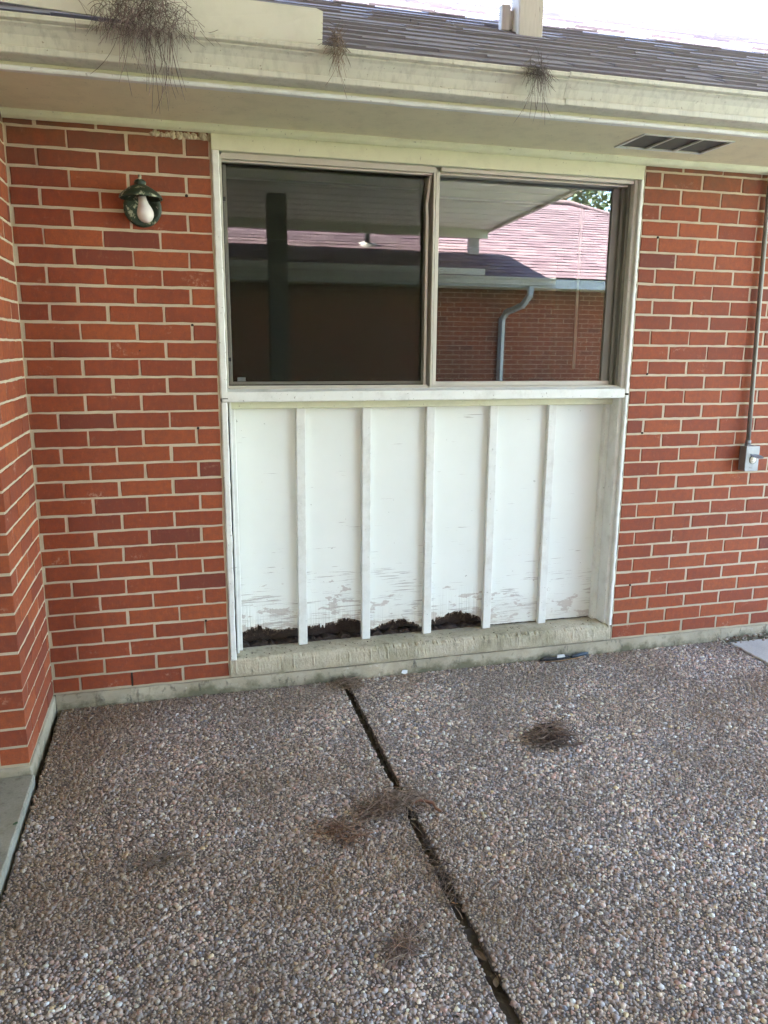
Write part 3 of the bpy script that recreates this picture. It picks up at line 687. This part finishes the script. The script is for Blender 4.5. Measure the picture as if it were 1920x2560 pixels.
ground_clump('pine needles caught in the joint beside the concrete ledge', 1.232, -.075, .055, .055, -.4, 90, .08, .022, seed=6, cols=[(.22, .15, .10), (.34, .25, .18), (.13, .09, .06)], top=25)
ground_clump('pale strands of needles left of the joint in the foreground', 1.035, -1.60, .075, .028, .9, 48, .095, .012, cols=[(.36, .28, .24), (.28, .20, .17)], seed=7, top=26)
ground_clump('faint wisp of needles on the left slab', .43, -1.10, .085, .045, .5, 46, .09, .008, cols=[(.20, .15, .11), (.30, .24, .19)], seed=8)
ground_clump('needles lying in the lower half of the joint', 1.212, -1.36, .17, .016, PI/2, 80, .09, .010, seed=9)

random.seed(77); mb = MB()
for i in range(260):
    x = random.uniform(.05, 3.15); y = -.03-2.5*random.random()**1.2
    if 1.19 < x < 1.24: continue
    a = random.uniform(0, 6.3); mb.cur = random.choice([(.24, .16, .11), (.34, .25, .18), (.15, .10, .07)]); L = random.uniform(.03, .09)
    zz = ZG+.006; pts = [(x+L*u*math.cos(a+u*random.uniform(-.4, .4)), y+L*u*math.sin(a+u*.2), zz+.002*math.sin(3*u)) for u in (-.5, -.2, .1, .5)]
    mb.tube(pts, .0008, 3, False)
tag(mb.build('stray_needles', 'needle'), 'single dry pine needles strewn over the pebbled patio', 'pine needles', kind='stuff')
def hang_clump(label, cx, w, n, L, seed, top=.05, cols=NC, long=0, r=.0008):
    random.seed(seed); mb = MB()
    for i in range(n):
        g = random.gauss(0, .45); x = cx+max(-1.5, min(1.5, g))*w; k = math.exp(-((x-cx)/w)**2*1.2); mb.cur = random.choice(cols)
        u = random.random()
        z0 = 2.325+random.uniform(-.02, top)*k; y0 = -.563-random.uniform(0, .018)*k
        if u < .55:   # draped over the lip
            d = (random.gauss(0, .5), -random.uniform(.0, .35), -random.uniform(.5, 1.2)); LL = L*random.uniform(.35, 1.0)*(.35+.65*k)
            needle(mb, (x, y0, z0), d, LL, random.uniform(.3, 1.3), r*random.uniform(.7, 1.2), .4, 7)
        elif u < .85: # tangled lengthwise
            a = random.gauss(0, .7); d = (random.choice((-1, 1))*math.cos(a), -random.uniform(-.2, .3), math.sin(a)); LL = L*random.uniform(.3, .8)
            needle(mb, (x-d[0]*LL*.4, y0+.004, z0), d, LL, random.uniform(.5, 1.8), r*random.uniform(.7, 1.2), .5, 7)
        else:
            d = (random.uniform(-1, 1), -random.uniform(-.3, .4), random.uniform(.1, 1)); LL = L*random.uniform(.25, .6)
            needle(mb, (x, y0+.01, z0), d, LL, random.uniform(.6, 2), r*random.uniform(.7, 1.2), .8, 7)
    for i in range(long):
        x = cx+random.uniform(-.6, .6)*w; mb.cur = random.choice(cols); z = 2.32
        needle(mb, (x, -.568, z), (random.uniform(-.25, .25), -.05, -1), L*random.uniform(.9, 1.9), random.uniform(.3, 1.1), r, .35, 9)
    return tag(mb.build('pine_needle_clump', 'needle', origin=(cx, -.55, 2.33)), label, 'pine needles', 'pine needles hanging over the gutter')
hang_clump('biggest bundle of pine needles bursting over the gutter at left', .505, .135, 620, .125, 11, .15, cols=[(.20, .14, .135), (.14, .095, .09), (.30, .21, .20), (.10, .07, .065)], long=34)
hang_clump('small tuft of pine needles over the gutter past the guard end', 1.085, .030, 120, .085, 12, .05, cols=[(.20, .13, .09), (.26, .18, .13), (.12, .08, .06)], long=6)
hang_clump('dark pine needles drooping over the gutter near the soffit vent', 1.775, .042, 120, .10, 13, .02, cols=[(.14, .10, .085), (.20, .15, .13), (.09, .065, .055)], long=12)
random.seed(21)

def leaf(label, x, y, z, L, Wd, ang, col, tilt=.3, name='dead_leaf', cat='leaf', curl=.3):
    mb = MB(); mb.cur = col; n = 6; vs = []; m = Matrix.Rotation(ang, 3, 'Z') @ Matrix.Rotation(tilt, 3, 'Y')
    for i in range(n+1):
        u = i/n; w = Wd*math.sin(PI*min(1, u*.97+.02))**.8*.5; zc = curl*L*(u-.5)**2
        for s in (-1, 0, 1): vs.append(Vector((x, y, z))+m @ Vector(((u-.5)*L, s*w, zc+(.25*w if s else 0)+random.uniform(-.0005, .0005))))
    base = len(vs); vs += [v+Vector((0, 0, .0006)) for v in vs]
    fs = [(i*3+c, i*3+c+1, (i+1)*3+c+1, (i+1)*3+c) for i in range(n) for c in range(2)]
    fs += [tuple(base+k for k in f[::-1]) for f in fs]
    mb.add(vs, fs); return tag(mb.build(name, 'leafm', origin=(x, y, z)), label, cat)
leaf('tan curled leaf standing in the joint below the needle mat', 1.212, -1.10, -.062, .036, .020, 1.3, (.42, .33, .22), .5)
leaf('orange brown leaf wedged in the joint in the foreground', 1.207, -1.49, -.060, .030, .018, 1.0, (.40, .19, .07), .6)
leaf('small white leaf scrap on the joint edge in the foreground', 1.2, -1.575, -.062, .022, .010, 1.5, (.62, .58, .52), .7)
leaf('dark brown leaf deep in the joint near the bottom of the view', 1.214, -1.66, -.078, .052, .018, 1.8, (.12, .07, .035), .12)
leaf('olive brown leaf folded in the joint nearest the viewer', 1.218, -1.75, -.076, .040, .015, 1.2, (.15, .11, .065), .2)
leaf('dull brown leaf beside the dark needle clump', 1.955, -.80, ZG+.008, .05, .022, .2, (.13, .075, .055), .05)
leaf('small orange leaf on the pebbles right of the needle clump', 2.22, -1.0, ZG+.007, .018, .010, .5, (.42, .18, .08), .0)
leaf('green leaf scrap at the edge of the left path', .006, -.86, -.032, .022, .012, 1.1, (.05, .10, .04), .1)
mb = MB(); mb.cur = (.25, .12, .075)
mb.tube([(1.225, -1.025, ZG+.012), (1.262, -1.015, ZG+.016), (1.298, -1.035, ZG+.012), (1.300, -1.062, ZG+.008), (1.312, -1.080, ZG+.008)], [.004, .0055, .006, .005, .004], 6)
tag(mb.build('bark_twig', 'leafm', origin=(1.26, -1.03, ZG)), 'crooked reddish twig at the right end of the needle mat', 'twig')
mb = MB(); mb.cur = (.72, .74, .74); vs = []
for i in range(9): a = 2*PI*i/9; r = .014*random.uniform(.6, 1.15); vs.append((1.50+r*math.cos(a)*1.3, -.022+r*math.sin(a)*.5, ZG+.008+.012*(.5+.5*math.sin(a))))
vs += [(v[0], v[1]+.002, v[2]+.003) for v in vs]; mb.add(vs, [tuple(range(9)), tuple(range(17, 8, -1))]+[(i, (i+1) % 9, 9+(i+1) % 9, 9+i) for i in range(9)])
tag(mb.build('paint_chip', 'leafm', origin=(1.5, -.022, ZG)), 'white paint chip against the ledge foot, right of the joint', 'paint chip')
lt = empty('litter', (2.29, -.03, ZG)); tag(lt, 'crushed dark wrapper with a blue tube lying at the foundation', 'litter')
mb = MB(); mb.cur = (.025, .022, .022)
mb.tube([(2.17, -.040, ZG+.010), (2.20, -.034, ZG+.015), (2.25, -.038, ZG+.013), (2.30, -.034, ZG+.014), (2.335, -.038, ZG+.011)], [.004, .011, .009, .012, .005], 7, flat=.55)
mb.cur = (.30, .17, .08); mb.tube([(2.19, -.052, ZG+.006), (2.27, -.058, ZG+.006), (2.34, -.052, ZG+.007), (2.40, -.046, ZG+.010)], .003, 5)
mb.build('wrapper', 'leafm', lt)
mb = MB(); mb.cur = (.035, .06, .09); mb.tube([(2.335, -.042, ZG+.012), (2.37, -.036, ZG+.016), (2.415, -.030, ZG+.018), (2.43, -.028, ZG+.018)], [.007, .009, .009, .006], 8)
mb.build('tube', 'leafm', lt)
mb = MB(); mb.cur = (.66, .66, .64); mb.add([(2.255, -.050, ZG+.018), (2.298, -.048, ZG+.019), (2.300, -.034, ZG+.026), (2.262, -.036, ZG+.027), (2.255, -.05, ZG+.0195), (2.298, -.048, ZG+.0205), (2.300, -.034, ZG+.0275), (2.262, -.036, ZG+.0285)], [(0, 1, 2, 3), (7, 6, 5, 4), (0, 4, 5, 1), (2, 6, 7, 3), (1, 5, 6, 2), (0, 3, 7, 4)])
mb.build('white_tag', 'leafm', lt)
# stones and leaf litter between the smooth pavement and the wall
mb = MB()
for i in range(420):
    x = random.uniform(3.17, 4.3); y = random.uniform(-.085, -.008)+(.0 if x > 3.24 else -.0); z = -.070+.03*math.exp(-((y+.04)/.03)**2)*random.uniform(.5, 1)
    if x < 3.25 and random.random() < .5: continue
    r = random.uniform(.004, .011); k = random.choice([(.30, .22, .15), (.42, .36, .28), (.16, .10, .07), (.55, .50, .44), (.22, .12, .08)]); mb.cur = k
    mt = Matrix.Translation((x, y, z)) @ Matrix.Rotation(random.uniform(0, 6), 4, 'Z') @ Matrix.Rotation(random.uniform(-.5, .5), 4, 'X')
    mb.lathe([(0, -r*.4), (r, -r*.1), (r*.8, r*.35), (0, r*.55)], 6, mt, squash=(1, random.uniform(.5, .9)))
for i in range(60):
    x = random.uniform(3.27, 4.2); y = random.uniform(-.08, -.01); mb.cur = random.choice([(.16, .08, .05), (.25, .15, .09), (.10, .06, .04)]); a = random.uniform(0, 6); L = random.uniform(.01, .022)
    c, s_ = math.cos(a)*L, math.sin(a)*L*.6; zz = -.045+random.uniform(-.008, .01)
    mb.add([(x-c, y-s_, zz), (x+s_*.6, y-c*.3, zz+.004), (x+c, y+s_, zz+.003), (x-s_*.6, y+c*.3, zz+.006)], [(0, 1, 2, 3)])
tag(mb.build('leaf_litter', 'leafm'), 'pebbles and dead leaf crumbs packed between the pale pavement and the wall', 'debris', kind='stuff')
# crumbs scattered on the ledge and patio edge
mb = MB()
for i in range(130):
    x = random.uniform(.78, 2.5); y = random.uniform(.0, .09); mb.cur = random.choice([(.05, .035, .025), (.14, .09, .06), (.5, .46, .4)]); r = random.uniform(.0012, .0045)
    mb.lathe([(0, 0), (r, r*.3), (r*.5, r*.9), (0, r)], 5, Matrix.Translation((x, y, .0785)) @ Matrix.Rotation(random.uniform(0, 6), 4, 'Z'), squash=(1, .5))
tag(mb.build('rot_crumbs', 'leafm'), 'crumbs of rotted wood and flaked paint on the concrete ledge', 'debris', kind='stuff')

# ------------------------------------------------------------------ wall lamp
lp = empty('wall_lamp', (.455, 0, 1.93)); tag(lp, 'dark green wall lamp with peeling paint and a bare white bulb', 'lamp')
TR = Matrix.Translation
mb = MB(); mb.lathe([(0, 0), (.066, 0), (.069, .004), (.067, .009), (.056, .012), (.052, .009), (.0, .009)], 32, TR((.457, -.001, 1.908)) @ Matrix.Rotation(PI/2, 4, 'X')); mb.build('back_plate', 'lamp', lp)
mb = MB(); ax = TR((.455, -.075, 0)) @ Matrix.Rotation(.0, 4, 'Y')
mb.lathe([(0, 2.012), (.005, 2.011), (.007, 2.004), (.004, 1.999), (.013, 1.994), (.021, 1.987), (.021, 1.980), (.017, 1.977), (.028, 1.972), (.045, 1.963), (.060, 1.952), (.071, 1.942), (.076, 1.935), (.077, 1.929), (.074, 1.929), (.069, 1.938), (.05, 1.951), (.02, 1.960), (0, 1.961)], 32, ax)
mb.tube([(.457, -.008, 1.945), (.456, -.04, 1.957), (.455, -.07, 1.958)], .014, 10); mb.build('hood', 'lamp', lp)
mb = MB(); bt = TR((.457, -.072, 1.944)) @ Matrix.Rotation(-.16, 4, 'Y') @ Matrix.Rotation(.10, 4, 'X')
mb.lathe([(.0145, 0), (.0145, -.012), (.0155, -.020), (.019, -.034), (.026, -.048), (.0295, -.060), (.0300, -.068), (.0275, -.080), (.020, -.091), (.010, -.0965), (0, -.098)], 24, bt); mb.build('bulb', 'bulb', lp)
mb = MB(); mb.lathe([(.017, .012), (.018, -.006), (.0148, -.007)], 16, bt); mb.build('socket', 'black', lp)

# ------------------------------------------------------------------ outlet and conduit
ob = empty('outlet_box', (3.243, 0, .886)); tag(ob, 'grey metal outdoor outlet box with its lid flipped up, under a conduit', 'outlet')
mb = MB(); mb.box(3.207, 3.280, -.046, .0, .827, .946, .002); mb.build('box', 'galv', ob)
mb = MB(); mb.box(3.2055, 3.2815, -.0505, -.0465, .8255, .9475, .001)
for x, z in ((3.234, .845), (3.2435, .843)): mb.lathe([(0, .002), (.0022, .0015), (.0025, 0)], 10, TR((x, -.0505, z)) @ Matrix.Rotation(PI/2, 4, 'X'))
mb.build('cover_plate', 'galv', ob)
rc = MB(); rc.lathe([(0, .0025), (.0165, .0025), (.0175, .001), (.0175, 0)], 28, TR((3.2465, -.0507, .881)) @ Matrix.Rotation(PI/2, 4, 'X')); ro = rc.build('receptacle', 'ivory', ob)
mb = MB(); mb.lathe([(.0178, .0), (.0178, .002), (.0198, .002), (.0198, 0)], 28, TR((3.2465, -.0507, .881)) @ Matrix.Rotation(PI/2, 4, 'X'))
mb.box(3.2375, 3.2435, -.0537, -.0532, .8835, .8850); mb.box(3.2495, 3.2555, -.0537, -.0532, .8835, .8850); mb.lathe([(0, .0006), (.002, .0006), (.002, 0)], 10, TR((3.2465, -.0532, .8725)) @ Matrix.Rotation(PI/2, 4, 'X'))
mb.build('socket_slot', 'black', ro)
mb = MB(); n = 20; vs = []                                      # flipped-up round lid
lm = TR((3.2465, -.053, .9055)) @ Matrix.Rotation(.20, 4, 'X')
for h in (0, .003):
    for i in range(n): a = 2*PI*i/n; vs.append(lm @ Vector((.026*math.cos(a), -.028+.029*math.sin(a), h)))
mb.add(vs, [tuple(range(n-1, -1, -1)), tuple(range(n, 2*n))]+[(i, (i+1) % n, n+(i+1) % n, n+i) for i in range(n)])
mb.box(3.2305, 3.2625, -.057, -.0505, .9025, .9085, .001); mb.build('lid', 'galv', ob)
mb = MB(); mb.tube([(3.231, -.024, .966), (3.226, -.022, 1.2), (3.214, -.019, 1.65), (3.205, -.018, 2.02), (3.202, -.018, 2.214)], .0105, 12); mb.build('conduit', 'conduit', ob)
mb = MB(); mb.tube([(3.231, -.024, .944), (3.231, -.024, .957)], .0165, 6, smooth=False); mb.tube([(3.231, -.024, .957), (3.231, -.024, .974)], .0135, 12); mb.build('connector', 'galv', ob)

# ------------------------------------------------------------------ raised patio cover on roof posts
pc = empty('patio_cover', (1.8, -3.4, 3.1)); tag(pc, 'raised flat patio cover carried on painted posts that stand on the roofs', 'patio cover')
YN, ZN, YF, ZF = .86, 3.42, -7.70, 3.05
zc = lambda y: ZN+(ZF-ZN)*(YN-y)/(YN-YF)
mb = MB(); y = YN; prof = []
while y > YF+.05:
    y2 = max(YF, y-.30)
    mb.m = 0
    mb.add([(x, yy, zc(yy)+h) for x in (-5.0, 5.03) for yy, h in ((y, .03), (y-.02, .0), (y2+.06, .0), (y2+.045, .022), (y2, .03), (y2, .07), (y, .07))],  # left end extended out of view to block light from the left
           [(0, 7, 8, 1), (1, 8, 9, 2), (2, 9, 10, 3), (3, 10, 11, 4), (5, 12, 13, 6), (0, 1, 2, 3, 4, 5, 6), (13, 12, 11, 10, 9, 8, 7)])
    mb.m = 1; mb.box(-4.9, 5.0, y2+.004, y2+.03, zc(y2)+.012, zc(y2)+.026); y = y2  # dark strips stand in for the shadow lines of the ceiling ribs
mb.build('ceiling_panels', ['coversheet', 'aludark'], pc)
for (q) in ((-5.0, 5.03, YN-.01, YN+.03, -.04, .09), (-5.0, 5.03, YF-.04, YF+.02, -.03, .09)):
    mb = MB(); yy = (q[2]+q[3])/2; mb.box(q[0], q[1], q[2], q[3], zc(yy)+q[4], zc(yy)+q[5], .003); mb.build('edge_beam', 'cover', pc)
for x in (-5.0, 5.03):
    mb = MB(); v = [(xx, yy, zc(yy)+h) for xx in (x-.02, x+.02) for yy in (YN, YF) for h in (-.03, .09)]
    mb.add(v, [(0, 1, 3, 2), (4, 6, 7, 5), (0, 4, 5, 1), (2, 3, 7, 6), (0, 2, 6, 4), (1, 5, 7, 3)]); mb.build('edge_beam', 'cover', pc)
for yy in (.55, -7.60):
    mb = MB(); mb.box(-2.5, 5.0, yy-.03, yy+.03, zc(yy)-.12, zc(yy)-.002, .003); mb.build('beam', 'cover', pc)
def post(x0, x1, y0, y1, zb, zt, mat='oldwood'):
    mb = MB(); mb.box(x0, x1, y0, y1, zb, zt, .006); return mb.build('post', mat, pc)
rz = lambda y: 2.33+.5*(y+.48)
p1 = post(2.166, 2.290, .500, .600, rz(.5)-.0, zc(.55)-.122)
p1['label'] = 'weathered whitish post rising from the near roof'
mb = MB(); mb.box(2.105, 2.150, .560, .600, rz(.56)+.02, rz(.56)+.13, .003); mb.box(2.15, 2.166, .57, .59, rz(.56)+.03, rz(.56)+.11); mb.build('post_bracket', 'oldwood', p1)
for x in (-1.4, 4.75): post(x, x+.12, .50, .60, rz(.5), zc(.55)-.122)
zo = lambda yp: 2.35+.48*(yp-6.95)
for x in (4.73, -2.0): post(x, x+.15, -7.70, -7.60, zo(7.7), zc(-7.6)-.122)
post(1.66, 1.88, -6.28, -6.08, -.068, zc(-6.1)-.0, 'greypost')

# ------------------------------------------------------------------ the house across the courtyard (seen in the glass)
h2 = empty('brick_house', (3, -12, 0)); tag(h2, 'red brick house across the courtyard with a sunlit pinkish hip roof', 'house')
YO = -7.5; mb = MB(); fo = lambda s, d, z: (s, YO+d, z)
for m in range(0, 33):
    off = -.6+(BL*.5 if m % 2 else 0)
    for a, b in course_cells(-1.4, 9.6, [off-1+BL*i for i in range(60)]): brick_face(mb, fo, a, b, m, fine=False)
mb.cur = (.5, .5, .5); mb.m = 1; mb.box(-1.4, 9.6, YO-.05, YO-.003, -.1, 2.26); mb.build('brick_wall', ['brick', 'mortar'], h2)
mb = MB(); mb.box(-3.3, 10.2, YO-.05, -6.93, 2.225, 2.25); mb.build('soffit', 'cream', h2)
mb = MB(); mb.box(-3.3, 10.2, -6.93, -6.91, 2.215, 2.34); mb.build('fascia', 'down', h2)
mb = MB(); off = [( -6.91-(y+.4625)*-1*-1, z) for y, z in gut]; mb.extrude_x([(-6.905-(y+.4625), z+.012) for y, z in gut], -3.3, 5.72, 20, .0005); g2 = mb.build('gutter', 'gutter', h2)
mb = MB(); mb.box(.2, 4.70, -6.905, -6.900, 2.36, 2.445); mb.build('splash_guard', 'guard', g2)
mb = MB(); mb.tube([(5.37, -6.86, 2.23), (5.37, -6.87, 2.12), (5.33, -7.02, 1.98), (5.24, -7.36, 1.90), (5.215, -7.455, 1.80), (5.21, -7.46, 1.0), (5.21, -7.46, -.02)], .048, 4, smooth=False, flat=.8); mb.build('downspout', 'down', h2)
mb = MB()
def clip2(y):
    return (-3.4, 10.9-y*.94)
roof_courses(mb, -6.90, 2.355, .48, -3.4, 10.9, 27, -1, clip2)
mb.cur = (.5, 0, 0)
mb.add([(-3.4, -6.93, 2.345), (10.9, -6.93, 2.345), (7.7, -10.33, 3.975), (-3.4, -10.33, 3.975), (-3.4, -13.8, 2.345), (10.9, -13.8, 2.345)], [(0, 1, 2, 3), (3, 2, 5, 4), (1, 5, 2)])
mb.cur = (.9, 0, 0)
mb.tube([(10.85, -6.95, 2.37), (7.7, -10.33, 4.0), (-3.4, -10.33, 4.0)], .05, 6)
r2 = mb.build('roof', 'shingle2', h2)
mb = MB(); mb.tube([(3.27, -7.86, zo(7.86)-.03), (3.27, -7.86, zo(7.86)+.26)], .035, 10)
vp = mb.build('vent_pipe', 'black', r2); mb = MB(); mb.lathe([(.046, .05), (.06, .03), (.15, .008), (.15, .0)], 14, TR((3.27, -7.86, zo(7.86)+.02)) @ Matrix.Rotation(-.45, 4, 'X')); mb.build('collar', 'guard', vp)
mb = MB(); mb.box(-1.4, 9.6, -13.3, YO-.06, -.1, 2.2); mb.build('side_wall', 'mortar', h2)
# wing closing the left side
h3 = empty('brick_wing', (-3.6, -4, 0)); tag(h3, 'low brick link building closing the left end of the courtyard', 'house')
mb = MB(); fl = lambda s, d, z: (-3.2+d, s, z)
for m in range(0, 33):
    for a, b in course_cells(-7.5, -.5, [-8+(BL*.5 if m % 2 else 0)+BL*i for i in range(40)]): brick_face(mb, fl, a, b, m, fine=False)
mb.cur = (.5, .5, .5); mb.m = 1; mb.box(-3.25, -3.203, -7.5, -.5, -.1, 2.26); mb.build('brick_wall', ['brick', 'mortar'], h3)
mb = MB(); mb.cur = (.5, 0, 0); mb.add([(-2.75, -7.4, 2.3), (-2.75, -.5, 2.3), (-6.5, -.5, 4.1), (-6.5, -7.4, 4.1), (-10, -.5, 2.3), (-10, -7.4, 2.3)], [(0, 1, 2, 3), (3, 2, 4, 5), (1, 4, 2), (0, 3, 5)]); mb.build('roof', 'shingle', h3)

# ------------------------------------------------------------------ trees
def tree(x, y, H, R, label, seed):
    random.seed(seed); t = empty('tree', (x, y, -.05)); tag(t, label, 'tree', 'trees round the house')
    mb = MB(); pts = [(x, y, -.1), (x+.1, y, H*.25), (x-.1, y+.1, H*.5), (x, y, H*.8)]; mb.tube(pts, [.22, .17, .12, .05], 9)
    tips = []
    for i in range(16):
        a = random.uniform(0, 2*PI); z0 = H*random.uniform(.3, .75); L = R*random.uniform(.6, 1.0); q = (x+L*math.cos(a), y+L*math.sin(a), z0+L*random.uniform(.2, .7))
        mb.tube([(x, y, z0), ((x+q[0])/2, (y+q[1])/2, (z0+q[2])/2+.15), q], [.06, .04, .012], 5); tips.append(q); tips.append(((x+q[0])/2, (y+q[1])/2, (z0+q[2])/2+.3))
    mb.build('trunk', 'bark', t); mb = MB()
    for i in range(5200):
        c = random.choice(tips); r = R*.42; p = Vector((c[0]+random.gauss(0, r*.55), c[1]+random.gauss(0, r*.55), c[2]+random.gauss(0, r*.45)))
        g = random.uniform(.5, 1.1); mb.cur = (.075*g, .125*g, .025*g); s = random.uniform(.05, .11)
        a = Vector((random.uniform(-1, 1), random.uniform(-1, 1), random.uniform(-1, 1))).normalized()*s; b = a.orthogonal().normalized()*s*.5
        mb.add([p-a, p+b, p+a, p-b], [(0, 1, 2, 3)])
    mb.build('crown', 'leaf', t)
for i, (x, y, H, R, l) in enumerate([(9.5, -17, 7.5, 2.8, 'leafy tree behind the hip roof across the courtyard'), (14.5, -15, 8.5, 3.2, 'tall tree beyond the right end of the far roof'),
                                  (19, -6, 9, 3.4, 'spreading tree on the lawn outside the courtyard'), (3, -19, 8, 3, 'round tree behind the middle of the far roof')]):
    tree(x, y, H, R, l, 40+i)
